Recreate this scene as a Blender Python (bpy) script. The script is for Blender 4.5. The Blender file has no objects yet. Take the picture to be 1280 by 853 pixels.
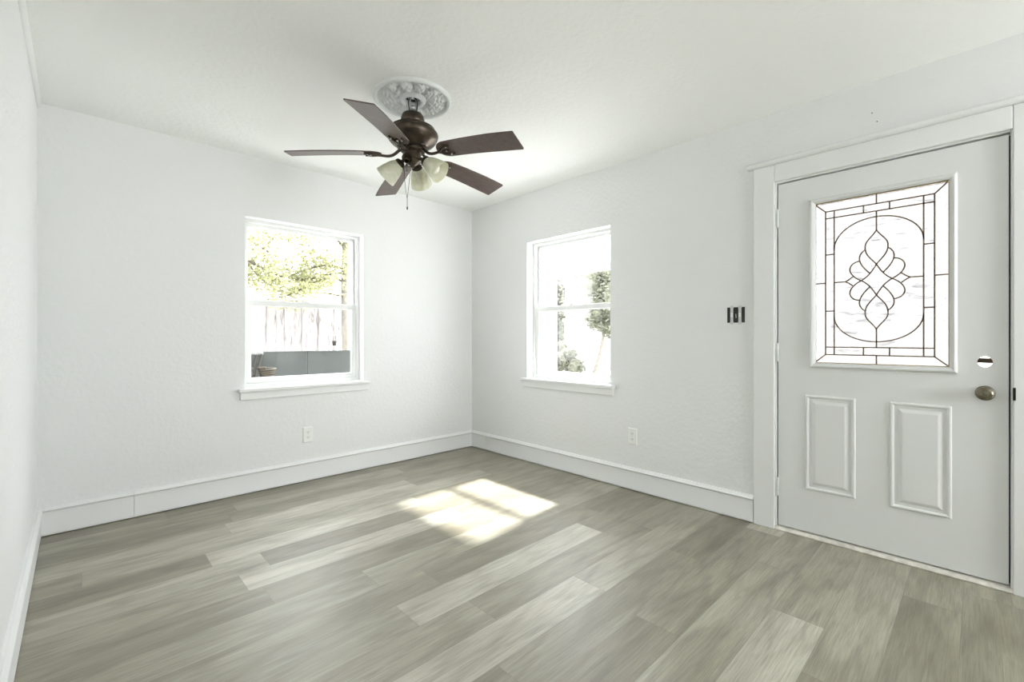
import bpy, bmesh, math, random
from mathutils import Vector, Matrix
random.seed(7)
PI = math.pi
S = bpy.context.scene
COL = S.collection

# ------------------------------------------------------------------ camera, world, lights
XL, D, R, H, HC = -0.1676, 3.6606, 2.9457, 2.44, 1.1132
YF = -2.6                                   # wall behind the camera
YAW = 0.76628
cam_d = bpy.data.cameras.new('camera'); cam = bpy.data.objects.new('camera', cam_d); COL.objects.link(cam)
cam_d.sensor_width = 36; cam_d.lens = 563.0 / 1280 * 36; cam_d.clip_start = 0.02
cam_d.shift_y = -2.7 / 1280
cam.location = (0, 0, HC); cam.rotation_euler = (PI / 2, 0, -YAW)
S.camera = cam

SKY_STRENGTH = 5.2
SUN_STRENGTH = 11.0
FILL = 25
SUN_ELEV = math.radians(52); SUN_PHI = math.radians(-4)
w = bpy.data.worlds.new('sky'); S.world = w; w.use_nodes = True
bg = w.node_tree.nodes['Background']; bg.inputs[0].default_value = (0.95, 0.96, 1.0, 1); bg.inputs[1].default_value = SKY_STRENGTH
sd = bpy.data.lights.new('sun', 'SUN'); sd.energy = SUN_STRENGTH; sd.angle = math.radians(3.2); sd.color = (1, .98, .96)
so = bpy.data.objects.new('sun', sd); COL.objects.link(so)
so.rotation_euler = Vector((-math.cos(SUN_ELEV) * math.cos(SUN_PHI), math.cos(SUN_ELEV) * math.sin(SUN_PHI), -math.sin(SUN_ELEV))).to_track_quat('-Z', 'Y').to_euler()

def area(name, loc, target, sx, sy, power, color=(1, 1, 1), portal=False):
    d = bpy.data.lights.new(name, 'AREA'); d.shape = 'RECTANGLE'; d.size = sx; d.size_y = sy; d.energy = power; d.color = color
    o = bpy.data.objects.new(name, d); COL.objects.link(o); o.location = loc
    o.rotation_euler = (Vector(target) - Vector(loc)).to_track_quat('-Z', 'Z').to_euler()
    if portal: d.cycles.is_portal = True
    return o
# added fill lamp outside an invented, unseen window behind the camera
for cx, pw in ((2.25, FILL),):
    area('fill_lamp', (cx, YF - 0.22, 1.45), (cx, 0, 1.45), 1.05, 1.35, pw, (1, 1, .98))
# sampling portals of the windows seen in the photograph
area('portal_back', (1.31, D + .2, 1.378), (1.31, 0, 1.378), .9, 1.25, 1, portal=True)
area('portal_right', (R + .2, 2.415, 1.378), (0, 2.415, 1.378), .9, 1.25, 1, portal=True)

vs = S.view_settings
S.display_settings.display_device = 'sRGB'
vs.view_transform = 'Standard'; vs.look = 'None'; vs.exposure = 1.0; vs.gamma = 1.0; vs.use_curve_mapping = False
cy = S.cycles
cy.use_denoising = True
try: cy.denoiser = 'OPENIMAGEDENOISE'
except Exception: pass
cy.max_bounces = 14; cy.diffuse_bounces = 8; cy.glossy_bounces = 6; cy.transmission_bounces = 10; cy.transparent_max_bounces = 24
cy.caustics_reflective = False; cy.caustics_refractive = False; cy.sample_clamp_indirect = 4.0

# ------------------------------------------------------------------ materials
class NT:
    def __init__(s, name):
        s.m = bpy.data.materials.new(name); s.m.use_nodes = True
        s.t = s.m.node_tree; s.n = s.t.nodes; s.b = s.n['Principled BSDF']; s.out = s.n['Material Output']
    def add(s, typ, **kw):
        n = s.n.new(typ)
        for k, v in kw.items():
            if k.startswith('i_'):
                n.inputs[k[2:].replace('_', ' ')].default_value = v
            else: setattr(n, k, v)
        return n
    def link(s, a, b): s.t.links.new(a, b)
    def math(s, op, a, b=None, c=None):
        n = s.n.new('ShaderNodeMath'); n.operation = op
        for i, v in enumerate((a, b, c)):
            if v is None: continue
            if isinstance(v, (int, float)): n.inputs[i].default_value = v
            else: s.link(v, n.inputs[i])
        return n.outputs[0]
    def coord(s, scale=(1, 1, 1), kind='Object', loc=(0, 0, 0)):
        tc = s.n.new('ShaderNodeTexCoord'); mp = s.n.new('ShaderNodeMapping')
        mp.inputs['Scale'].default_value = scale; mp.inputs['Location'].default_value = loc
        s.link(tc.outputs[kind], mp.inputs[0]); return mp.outputs[0]
    def noise(s, vec, scale, detail=3, rough=.55, dist=0):
        n = s.n.new('ShaderNodeTexNoise'); n.inputs['Scale'].default_value = scale; n.inputs['Detail'].default_value = detail
        n.inputs['Roughness'].default_value = rough; n.inputs['Distortion'].default_value = dist
        s.link(vec, n.inputs['Vector']); return n.outputs['Fac']
    def ramp(s, fac, stops):
        n = s.n.new('ShaderNodeValToRGB'); e = n.color_ramp.elements
        while len(e) < len(stops): e.new(.5)
        for i, (p, c) in enumerate(stops):
            e[i].position = p; e[i].color = (*c, 1) if len(c) == 3 else c
        s.link(fac, n.inputs[0]); return n.outputs[0]
    def mixc(s, fac, a, b, mode='MIX'):
        n = s.n.new('ShaderNodeMix'); n.data_type = 'RGBA'; n.blend_type = mode
        for v, i in ((fac, 0), (a, 6), (b, 7)):
            if isinstance(v, (int, float)): n.inputs[i].default_value = v
            elif isinstance(v, tuple): n.inputs[i].default_value = (*v, 1)
            else: s.link(v, n.inputs[i])
        return n.outputs[2]
    def bump(s, h, strength=.3, dist=.002):
        n = s.n.new('ShaderNodeBump'); n.inputs['Strength'].default_value = strength; n.inputs['Distance'].default_value = dist
        s.link(h, n.inputs['Height']); s.link(n.outputs[0], s.b.inputs['Normal']); return n

def lin(r, g, b):
    f = lambda c: (c / 255 / 12.92) if c / 255 <= .04045 else ((c / 255 + .055) / 1.055) ** 2.4
    return (f(r), f(g), f(b))

def mat(name, col, rough=.5, metal=0.0, spec=.5, var=0.0, vscale=20, bump=0, bscale=60, bdist=.001, trans=0):
    t = NT(name); b = t.b
    b.inputs['Roughness'].default_value = rough; b.inputs['Metallic'].default_value = metal
    b.inputs['Specular IOR Level'].default_value = spec
    v = t.coord()
    if var:
        n = t.noise(v, vscale, 4)
        lo = tuple(c * (1 - var) for c in col); hi = tuple(min(1, c * (1 + var)) for c in col)
        t.link(t.ramp(n, [(.3, lo), (.7, hi)]), b.inputs['Base Color'])
    else: b.inputs['Base Color'].default_value = (*col, 1)
    if bump: t.bump(t.noise(v, bscale, 4), bump, bdist)
    return t.m

def wall_mat(name, col, strength, rough=.7):
    t = NT(name); t.b.inputs['Base Color'].default_value = (*col, 1); t.b.inputs['Roughness'].default_value = rough
    t.b.inputs['Specular IOR Level'].default_value = .3
    v = t.coord()
    a = t.ramp(t.noise(v, 38, 3, .5), [(.42, (0, 0, 0)), (.62, (1, 1, 1))])
    h = t.math('ADD', t.math('MULTIPLY', a, .7), t.math('MULTIPLY', t.noise(v, 130, 3), .5))
    h = t.math('ADD', h, t.math('MULTIPLY', t.noise(v, 7, 2), 1.2))
    t.bump(h, strength, .0035)
    return t.m
M = {}
M['wall'] = wall_mat('wall_paint', (.80, .810, .812), .25)
M['ceil'] = wall_mat('ceiling_paint', (.908, .914, .902), .3)
M['trim'] = mat('trim_paint', (.80, .808, .808), .38, bump=.08, bscale=30, bdist=.001)
M['vinyl'] = mat('white_vinyl', (.80, .81, .80), .35)
M['door'] = mat('door_paint', (.75, .757, .755), .42, bump=.05, bscale=12, bdist=.002)
M['plastic'] = mat('white_plastic', (.84, .85, .83), .3)
M['slot'] = mat('opening_shade', (.03, .03, .03), .6)  # near-black colour stands in for the shade inside openings
M['bronze'] = mat('oiled_bronze', (.075, .058, .044), .33, metal=.75, var=.25, vscale=30)
M['bronze_dark'] = mat('dark_bronze', (.03, .026, .022), .4, metal=.6)
M['nickel'] = mat('aged_nickel', (.20, .18, .13), .28, metal=.9, var=.3, vscale=60)
M['steel'] = mat('galvanised_steel', (.62, .63, .63), .35, metal=.6)
M['wire_black'] = mat('black_wire', (.015, .015, .016), .45)
M['plaster'] = mat('white_plaster', (.74, .755, .75), .65)
M['gap'] = mat('dark_weatherstrip', (.025, .024, .022), .8)
M['sealant'] = mat('worn_threshold', (.62, .60, .54), .5, var=.2, vscale=25)
M['came'] = mat('brass_came', (.20, .15, .10), .35, metal=.7)
M['brass_edge'] = mat('brass_edge', (.42, .30, .13), .3, metal=.8)
M['rawwood'] = mat('raw_door_core', (.80, .58, .42), .7, var=.15, vscale=60)
M['painted_hinge'] = mat('painted_hinge', (.70, .72, .71), .35)
M['bulb'] = mat('bulb_glass', (.85, .85, .8), .2)

def blade_mat():
    t = NT('walnut_blade'); v = t.coord((3, 40, 40))
    n = t.noise(v, 3.0, 5, .6, .6)
    t.link(t.ramp(n, [(.3, (.060, .036, .030)), (.5, (.095, .060, .050)), (.72, (.135, .092, .078))]), t.b.inputs['Base Color'])
    t.b.inputs['Roughness'].default_value = .33; t.b.inputs['Specular IOR Level'].default_value = .6
    return t.m
M['blade'] = blade_mat()

def shade_mat():
    t = NT('frosted_glass'); v = t.coord()
    n = t.noise(v, 18, 3, .5, 1.5)
    c = t.ramp(n, [(.35, (.80, .79, .66)), (.65, (.92, .92, .84))])
    t.link(c, t.b.inputs['Base Color']); t.b.inputs['Roughness'].default_value = .3
    tr = t.add('ShaderNodeBsdfTranslucent'); t.link(c, tr.inputs['Color'])
    mx = t.add('ShaderNodeMixShader'); mx.inputs[0].default_value = .45
    t.link(t.b.outputs[0], mx.inputs[1]); t.link(tr.outputs[0], mx.inputs[2]); t.link(mx.outputs[0], t.out.inputs[0])
    return t.m
M['shade'] = shade_mat()

def pane_mat():
    t = NT('window_glass'); t.n.remove(t.b)
    tr = t.add('ShaderNodeBsdfTransparent'); tr.inputs[0].default_value = (.97, .98, .975, 1)
    gl = t.add('ShaderNodeBsdfGlossy'); gl.inputs['Roughness'].default_value = .02
    lw = t.add('ShaderNodeLayerWeight'); lw.inputs[0].default_value = .5
    fr = t.math('ADD', .025, t.math('MULTIPLY', t.math('POWER', lw.outputs['Facing'], 5.0), .8))
    mx = t.add('ShaderNodeMixShader'); t.link(fr, mx.inputs[0])
    t.link(tr.outputs[0], mx.inputs[1]); t.link(gl.outputs[0], mx.inputs[2]); t.link(mx.outputs[0], t.out.inputs[0])
    return t.m
M['pane'] = pane_mat()

def leaded_mat(name, scale, stretch, strength, flk):
    t = NT(name); b = t.b
    fl = t.ramp(t.noise(t.coord(tuple(q * flk for q in stretch)), 1.0, 4, .65, .6), [(.30, (.045, .045, .044)), (.42, (.116, .114, .110))])
    t.link(fl, b.inputs['Base Color']); b.inputs['Transmission Weight'].default_value = 1.0
    b.inputs['IOR'].default_value = 1.22; b.inputs['Roughness'].default_value = .12
    v = t.coord(stretch)
    t.bump(t.noise(v, scale, 4, .6, .8), strength, .004)
    return t.m
M['glass_band'] = leaded_mat('hammered_glass', 90, (1, 1, 1), .9, 95)
M['glass_streak'] = leaded_mat('streaky_glass', 22, (1, .35, 1.6), .7, 26)

def floor_mat():
    t = NT('oak_vinyl_planks'); b = t.b
    PW, PL = .182, 1.22
    tc = t.add('ShaderNodeTexCoord'); sx = t.add('ShaderNodeSeparateXYZ'); t.link(tc.outputs['Object'], sx.inputs[0])
    X, Y = sx.outputs[0], sx.outputs[1]
    yr = t.math('DIVIDE', t.math('ADD', Y, 10 * PW - .05), PW)
    row = t.math('FLOOR', yr)
    wn = t.add('ShaderNodeTexWhiteNoise', noise_dimensions='1D'); t.link(row, wn.inputs['W'])
    xr = t.math('ADD', t.math('DIVIDE', t.math('ADD', X, 10.0), PL), wn.outputs['Value'])
    cell = t.math('FLOOR', xr)
    cv = t.add('ShaderNodeCombineXYZ'); t.link(row, cv.inputs[0]); t.link(cell, cv.inputs[1])
    wn2 = t.add('ShaderNodeTexWhiteNoise', noise_dimensions='2D'); t.link(cv.outputs[0], wn2.inputs['Vector'])
    rnd = wn2.outputs['Value']
    # grain space shifts per plank
    gx = t.math('ADD', X, t.math('MULTIPLY', rnd, 37.0)); gy = t.math('ADD', Y, t.math('MULTIPLY', rnd, 11.0))
    gv = t.add('ShaderNodeCombineXYZ'); t.link(gx, gv.inputs[0]); t.link(gy, gv.inputs[1])
    def sc(a, bb, cc=1):
        m = t.add('ShaderNodeMapping'); m.inputs['Scale'].default_value = (a, bb, cc); t.link(gv.outputs[0], m.inputs[0]); return m.outputs[0]
    fine = t.noise(sc(5, 150), 1.0, 5, .65)
    streak = t.noise(sc(.9, 13), 1.0, 4, .55, .9)
    blot = t.noise(sc(1.6, 5), 1.0, 3, .5, .6)
    wv = t.add('ShaderNodeTexWave', wave_type='RINGS', rings_direction='Y'); wv.inputs['Scale'].default_value = 1.0
    wv.inputs['Distortion'].default_value = 9; wv.inputs['Detail'].default_value = 3; wv.inputs['Detail Scale'].default_value = 1.2
    t.link(sc(.7, 9), wv.inputs['Vector'])
    tone = t.ramp(rnd, [(0, (.225, .205, .148)), (.3, (.275, .257, .195)), (.6, (.33, .315, .25)), (.85, (.395, .382, .315)), (1, (.50, .488, .425))])
    c = t.mixc(.55, tone, t.ramp(streak, [(.3, (.42, .40, .33)), (.5, (.8, .79, .74)), (.7, (1.15, 1.15, 1.12))]), 'MULTIPLY')
    c = t.mixc(.62, c, t.ramp(fine, [(.32, (.60, .58, .53)), (.52, (1, 1, 1)), (.72, (1.25, 1.25, 1.25))]), 'MULTIPLY')
    c = t.mixc(.6, c, t.ramp(t.noise(sc(10, 320), 1.0, 3, .6), [(.36, (.68, .66, .62)), (.5, (1, 1, 1)), (.68, (1.12, 1.12, 1.12))]), 'MULTIPLY')
    c = t.mixc(.5, c, t.ramp(blot, [(.3, (.58, .51, .41)), (.6, (1.10, 1.10, 1.08))]), 'MULTIPLY')
    c = t.mixc(.36, c, t.ramp(wv.outputs['Fac'], [(.0, (.55, .52, .45)), (.35, (1, 1, 1))]), 'MULTIPLY')
    kn = t.add('ShaderNodeTexVoronoi'); kn.inputs['Scale'].default_value = 1.0; t.link(sc(1.5, 4.2), kn.inputs['Vector'])
    c = t.mixc(t.ramp(kn.outputs['Distance'], [(.0, (.75, .75, .75)), (.12, (0, 0, 0))]), c, (.13, .115, .085))
    # seams
    fy = t.math('FRACT', yr); fx = t.math('FRACT', xr)
    dy = t.math('MULTIPLY', t.math('MINIMUM', fy, t.math('SUBTRACT', 1.0, fy)), PW)
    dx = t.math('MULTIPLY', t.math('MINIMUM', fx, t.math('SUBTRACT', 1.0, fx)), PL)
    dd = t.math('MINIMUM', dy, dx)
    seam = t.math('LESS_THAN', dd, .0011)
    c = t.mixc(t.math('MULTIPLY', seam, .6), c, (.12, .11, .085))
    t.link(c, b.inputs['Base Color'])
    t.link(t.math('ADD', .40, t.math('MULTIPLY', fine, .14)), b.inputs['Roughness'])
    b.inputs['Specular IOR Level'].default_value = 1.0; b.inputs['Coat Weight'].default_value = .6; b.inputs['Coat Roughness'].default_value = .42
    h = t.math('SUBTRACT', t.math('MULTIPLY', fine, .5), seam)
    t.bump(h, .18, .0012)
    return t.m
M['floor'] = floor_mat()

# ------------------------------------------------------------------ mesh helpers
def new(name, bm, material=None, parent=None, smooth=False, bevel=0, recalc=True):
    if recalc: bmesh.ops.recalc_face_normals(bm, faces=bm.faces[:])
    me = bpy.data.meshes.new(name); bm.to_mesh(me); bm.free()
    if isinstance(material, (list, tuple)):
        for m_ in material: me.materials.append(m_)
    elif material: me.materials.append(material)
    o = bpy.data.objects.new(name, me); COL.objects.link(o)
    if smooth:
        for p in me.polygons: p.use_smooth = True
        try: me.set_sharp_from_angle(angle=math.radians(38))
        except Exception: pass
    if parent: o.parent = parent
    if bevel:
        bv = o.modifiers.new('bevel', 'BEVEL'); bv.width = bevel; bv.segments = 2; bv.limit_method = 'ANGLE'; bv.angle_limit = math.radians(40)
    return o
def tag(o, label, cat, group=None, kind=None):
    o['label'] = label; o['category'] = cat
    if group: o['group'] = group
    if kind: o['kind'] = kind
    return o
def empty(name, loc=(0, 0, 0), rz=0):
    o = bpy.data.objects.new(name, None); COL.objects.link(o); o.location = loc; o.rotation_euler = (0, 0, rz); o.empty_display_size = .05
    return o
def box(bm, a, b):
    x0, y0, z0 = (min(a[i], b[i]) for i in range(3)); x1, y1, z1 = (max(a[i], b[i]) for i in range(3))
    v = [bm.verts.new(p) for p in ((x0, y0, z0), (x1, y0, z0), (x1, y1, z0), (x0, y1, z0), (x0, y0, z1), (x1, y0, z1), (x1, y1, z1), (x0, y1, z1))]
    for f in ((0, 3, 2, 1), (4, 5, 6, 7), (0, 1, 5, 4), (1, 2, 6, 5), (2, 3, 7, 6), (3, 0, 4, 7)): bm.faces.new([v[i] for i in f])
    return v
def boxes(*bb):
    bm = bmesh.new()
    for a, b in bb: box(bm, a, b)
    return bm
def lathe(bm, prof, n=40, mtx=None, cap=True):
    rings = []
    for r, z in prof:
        ring = []
        for i in range(n):
            a = 2 * PI * i / n; p = Vector((r * math.cos(a), r * math.sin(a), z))
            ring.append(bm.verts.new(mtx @ p if mtx else p))
        rings.append(ring)
    for a, b in zip(rings, rings[1:]):
        for i in range(n): bm.faces.new((a[i], a[(i + 1) % n], b[(i + 1) % n], b[i]))
    if cap:
        bm.faces.new(rings[0][::-1]); bm.faces.new(rings[-1])
    return rings
def tube(bm, pts, rad, n=8, cap=True):
    pts = [Vector(p) for p in pts]
    rad = rad if isinstance(rad, (list, tuple)) else [rad] * len(pts)
    rings = []; up = None
    for i, p in enumerate(pts):
        t = (pts[min(i + 1, len(pts) - 1)] - pts[max(i - 1, 0)]).normalized()
        if up is None: up = t.orthogonal().normalized()
        up = (up - t * up.dot(t)).normalized(); side = t.cross(up)
        rings.append([bm.verts.new(p + (up * math.cos(2 * PI * k / n) + side * math.sin(2 * PI * k / n)) * rad[i]) for k in range(n)])
    for a, b in zip(rings, rings[1:]):
        for k in range(n): bm.faces.new((a[k], a[(k + 1) % n], b[(k + 1) % n], b[k]))
    if cap: bm.faces.new(rings[0][::-1]); bm.faces.new(rings[-1])
def bez(p, n=12):
    p = [Vector(q) for q in p]; out = []
    for i in range(n + 1):
        t = i / n; q = p[:]
        while len(q) > 1: q = [a.lerp(b, t) for a, b in zip(q, q[1:])]
        out.append(q[0])
    return out
def extrude_profile(bm, prof, p0, p1, out):
    """profile (d, z): d away from the wall along OUT, swept from p0 to p1"""
    p0, p1, out = Vector(p0), Vector(p1), Vector(out)
    a = [bm.verts.new(p0 + out * d + Vector((0, 0, z))) for d, z in prof]
    b = [bm.verts.new(p1 + out * d + Vector((0, 0, z))) for d, z in prof]
    n = len(prof)
    for i in range(n): bm.faces.new((a[i], a[(i + 1) % n], b[(i + 1) % n], b[i]))
    bm.faces.new(a[::-1]); bm.faces.new(b)
def slab(bm, us, vs_, holes, P, d0, d1):
    """grid panel with cut-out cells; P(u, v, d) -> point"""
    cache = {}
    def V(i, j, k):
        key = (i, j, k)
        if key not in cache: cache[key] = bm.verts.new(P(us[i], vs_[j], (d0, d1)[k]))
        return cache[key]
    nu, nv = len(us) - 1, len(vs_) - 1
    solid = lambda i, j: 0 <= i < nu and 0 <= j < nv and (i, j) not in holes
    for i in range(nu):
        for j in range(nv):
            if not solid(i, j): continue
            for k in (0, 1): bm.faces.new((V(i, j, k), V(i + 1, j, k), V(i + 1, j + 1, k), V(i, j + 1, k)))
            for (di, dj, a, b) in ((-1, 0, (i, j), (i, j + 1)), (1, 0, (i + 1, j), (i + 1, j + 1)), (0, -1, (i, j), (i + 1, j)), (0, 1, (i, j + 1), (i + 1, j + 1))):
                if not solid(i + di, j + dj): bm.faces.new((V(*a, 0), V(*b, 0), V(*b, 1), V(*a, 1)))
def rect_loft(bm, u0, u1, v0, v1, prof, P, fill=True):
    """mitred moulding round a rectangle; prof (inset, height)"""
    rings = []
    for ins, h in prof:
        rings.append([bm.verts.new(P(*q, h)) for q in ((u0 + ins, v0 + ins), (u1 - ins, v0 + ins), (u1 - ins, v1 - ins), (u0 + ins, v1 - ins))])
    for a, b in zip(rings, rings[1:]):
        for k in range(4): bm.faces.new((a[k], a[(k + 1) % 4], b[(k + 1) % 4], b[k]))
    if fill: bm.faces.new(rings[-1])

# ------------------------------------------------------------------ the room shell
WT = .16
PB = lambda u, v, d: (u, D + d, v)          # back wall face: u = x, v = z, d outward
PR = lambda u, v, d: (R + d, u, v)          # right wall face: u = y
BW = (.862, 1.757, .757, 2.0)               # back window opening
RW = (1.970, 2.862, .760, 1.99)             # right window opening
DO = (-.106, .838, 0.0, 2.034)              # door rough opening
bm = bmesh.new(); slab(bm, [XL - WT, BW[0], BW[1], R], [-.05, BW[2], BW[3], H], {(1, 1)}, PB, 0, WT)
def structure(o, label, cat): return tag(o, label, cat, kind='structure')
structure(new('wall_back', bm, M['wall']), 'white textured wall with the single window left of the room corner', 'wall')
bm = bmesh.new(); slab(bm, [YF, DO[0], DO[1], RW[0], RW[1], D + WT], [-.05, RW[2], DO[3], H], {(1, 0), (1, 1), (3, 1)}, PR, 0, WT)
# door head is above the window head: window hole is cut to its own height below
bm.free()
bm = bmesh.new(); slab(bm, [YF, DO[0], DO[1], RW[0], RW[1], D + WT], [-.05, RW[2], RW[3], DO[3], H], {(1, 0), (1, 1), (1, 2), (3, 1)}, PR, 0, WT)
structure(new('wall_right', bm, M['wall']), 'white textured wall holding the front door and the right window', 'wall')
bm = boxes(((XL - WT, YF, -.05), (XL, D, H))); structure(new('wall_left', bm, M['wall']), 'plain bright white wall at the left edge', 'wall')
PF = lambda u, v, d: (u, YF - d, v)
bm = bmesh.new(); slab(bm, [XL - WT, 1.7, 2.8, R + WT], [-.05, .75, 2.15, H], {(1, 1)}, PF, 0, WT)  # opening added to let the fill lamp in
structure(new('wall_front', bm, M['wall']), 'white wall behind the viewer with one window added for fill light', 'wall')
bm = boxes(((XL - WT, YF - WT, -.1), (R + .0, D, 0))); structure(new('floor', bm, M['floor']), 'grey-brown oak plank floor', 'floor')
bm = boxes(((XL - WT, YF - WT, H), (R + WT, D + WT, H + .12))); structure(new('ceiling', bm, M['ceil']), 'white textured ceiling', 'ceiling')

# baseboards: flat board, ogee cap on top, small eased foot
BBP = [(0, .004), (.016, .004), (.0175, .008), (.0175, .018), (.016, .022), (.016, .136), (.021, .140), (.023, .146), (.020, .152), (.013, .158), (.010, .165), (0, .166)]
bm = bmesh.new()
extrude_profile(bm, BBP, (XL, D, 0), (.249, D, 0), (0, -1, 0)); extrude_profile(bm, BBP, (.2505, D, 0), (R, D, 0), (0, -1, 0))
structure(new('baseboard_back', bm, M['trim'], smooth=True), 'white baseboard below the left window wall', 'baseboard')
bm = bmesh.new()
extrude_profile(bm, BBP, (R, D, 0), (R, .948, 0), (-1, 0, 0)); extrude_profile(bm, BBP, (R, -.215, 0), (R, YF, 0), (-1, 0, 0))
structure(new('baseboard_right', bm, M['trim'], smooth=True), 'white baseboard between the corner and the door casing', 'baseboard')
bm = bmesh.new(); extrude_profile(bm, BBP, (XL, YF, 0), (XL, D, 0), (1, 0, 0))
structure(new('baseboard_left', bm, M['trim'], smooth=True), 'white baseboard at the foot of the left wall', 'baseboard')
bm = bmesh.new()
CR = [(0, H), (.018, H), (.018, H - .006), (.012, H - .026), (.004, H - .032), (0, H - .032)]
extrude_profile(bm, CR, (XL, YF, 0), (XL, 2.42, 0), (1, 0, 0)); extrude_profile(bm, CR, (XL, 2.423, 0), (XL, D, 0), (1, 0, 0))
structure(new('trim_1', bm, M['trim'], smooth=True), 'narrow white strip along the top of the left wall', 'trim')

# ------------------------------------------------------------------ windows
def make_window(name, P, o, label):
    u0, u1, v0, v1 = o
    root = empty(name, P((u0 + u1) / 2, v0, 0))
    inv = Vector(root.location)
    Q = lambda u, v, d: tuple(Vector(P(u, v, d)) - inv)
    def part(nm, fn, m=M['vinyl'], bevel=.002, parent=root, smooth=False):
        b = bmesh.new(); fn(b); return new(nm, b, m, parent, smooth, bevel)
    def ring(b, a0, a1, b0, b1, w, d0, d1, wb=None, wt=None):
        wb = wb if wb is not None else w; wt = wt if wt is not None else w
        slab(b, [a0, a0 + w, a1 - w, a1], [b0, b0 + wb, b1 - wt, b1], {(1, 1)}, Q, d0, d1)
    f = part('window_frame', lambda b: ring(b, u0, u1, v0, v1, .022, .078, WT + .01, wb=.026))
    fw = .022; zm = v0 + (v1 - v0) * .497
    # parting stops that show as grooves in the jamb
    def stops(b):
        for uu in (u0 + fw, u1 - fw - .006):
            for dd in (.084, .122): slab(b, [uu, uu + .006], [v0 + .026, v1 - fw], set(), Q, dd, dd + .005)
    part('track', stops, parent=f, bevel=0)
    up = part('sash', lambda b: ring(b, u0 + fw, u1 - fw, zm + .0, v1 - fw, .024, .122, .148, wb=.034))
    part('pane', lambda b: slab(b, [u0 + fw + .02, u1 - fw - .02], [zm + .03, v1 - fw - .02], set(), Q, .134, .136), M['pane'], 0, up)
    lo = part('sash', lambda b: ring(b, u0 + fw + .002, u1 - fw - .002, v0 + .026, zm + .030, .038, .090, .118, wb=.040, wt=.042))
    part('pane', lambda b: slab(b, [u0 + fw + .036, u1 - fw - .036], [v0 + .062, zm - .008], set(), Q, .103, .105), M['pane'], 0, lo)
    def lock(b):
        um = (u0 + u1) / 2
        slab(b, [um - .03, um + .03], [zm + .030, zm + .036], set(), Q, .092, .116); slab(b, [um - .008, um + .026], [zm + .036, zm + .043], set(), Q, .096, .106)
    part('sash_lock', lock, parent=lo, bevel=.001)
    # stool with horns and apron
    def stool(b):
        us = [u0 - .046, u0, u1, u1 + .048]
        slab(b, us, [v0 - .026, v0 - .001], set(), Q, -.040, -.0005)
        slab(b, [u0 + .001, u1 - .001], [v0 - .026, v0 - .001], set(), Q, -.0005, .078)
    part('sill', stool, M['trim'], .005)
    part('apron', lambda b: slab(b, [u0 - .034, u1 + .036], [v0 - .082, v0 - .0262], set(), Q, -.019, -.0002), M['trim'], .004)
    return structure(root, label, 'window')
make_window('window_1', PB, BW, 'white sash window on the left wall, looking onto a fence and tree')
make_window('window_2', PR, RW, 'white sash window between the corner and the door')
def simple_window(name, u0, u1, label):
    bm = bmesh.new(); slab(bm, [u0, u0 + .05, u1 - .05, u1], [.75, .80, 2.10, 2.15], {(1, 1)}, PF, .02, .09)
    f = new(name, bm, M['vinyl'], bevel=.002)
    bm = bmesh.new(); slab(bm, [u0 + .05, u1 - .05], [.80, 2.10], set(), PF, .05, .054); new('pane', bm, M['pane'], f)
    structure(f, label, 'window')
simple_window('window_fill', 1.7, 2.8, 'unseen window added behind the viewer for fill light')  # invented window, out of view, only passes the fill light

# ------------------------------------------------------------------ door, casing, cap shelf
# jamb + casing
bm = bmesh.new()
jt = .012
box(bm, (R + .001, DO[1] - jt, 0), (R + WT, DO[1], DO[3])); box(bm, (R + .001, DO[0], 0), (R + WT, DO[0] + jt, DO[3]))
box(bm, (R + .001, DO[0] + jt, DO[3] - jt), (R + WT, DO[1] - jt, DO[3]))
CAS = .018
box(bm, (R - CAS, .834, 0), (R - .0005, .946, 2.132)); box(bm, (R - CAS, -.215, 0), (R - .0005, -.100, 2.132)); box(bm, (R - CAS, -.0995, 2.030), (R - .0005, .8335, 2.132))
structure(new('trim_2', bm, M['trim'], bevel=.004), 'white door casing with flat boards around the entry door', 'door frame')
bm = bmesh.new()
extrude_profile(bm, [(0, 2.1325), (.030, 2.1325), (.040, 2.137), (.045, 2.146), (.045, 2.154), (.040, 2.158), (0, 2.158)], (R, .976, 0), (R, -.245, 0), (-1, 0, 0))
structure(new('trim_3', bm, M['trim'], smooth=True), 'white cap shelf on top of the door casing', 'trim')
bm = bmesh.new(); box(bm, (R + .052, DO[0] + jt, .0), (R + .075, DO[1] - jt, 2.02))
box(bm, (R + .0502, DO[0] + jt, .004), (R + .0515, DO[1] - jt, 2.02))
bm.free()
# weatherstrip in the gap round the slab
bm = bmesh.new(); slab(bm, [DO[0] + jt, DO[0] + jt + .02, DO[1] - jt - .02, DO[1] - jt], [.0205, .04, DO[3] - jt - .02, DO[3] - jt], {(1, 1)}, PR, .054, .062)
structure(new('trim_4', bm, M['gap']), 'dark weatherstrip in the gap around the door', 'trim')
# threshold
bm = bmesh.new(); extrude_profile(bm, [(-.10, 0), (.016, 0), (.018, .006), (.012, .014), (.0, .019), (-.10, .020)], (R, .8335, 0), (R, -.0995, 0), (-1, 0, 0))
structure(new('trim_5', bm, M['sealant'], smooth=True), 'worn pale threshold strip under the door', 'threshold')

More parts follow.
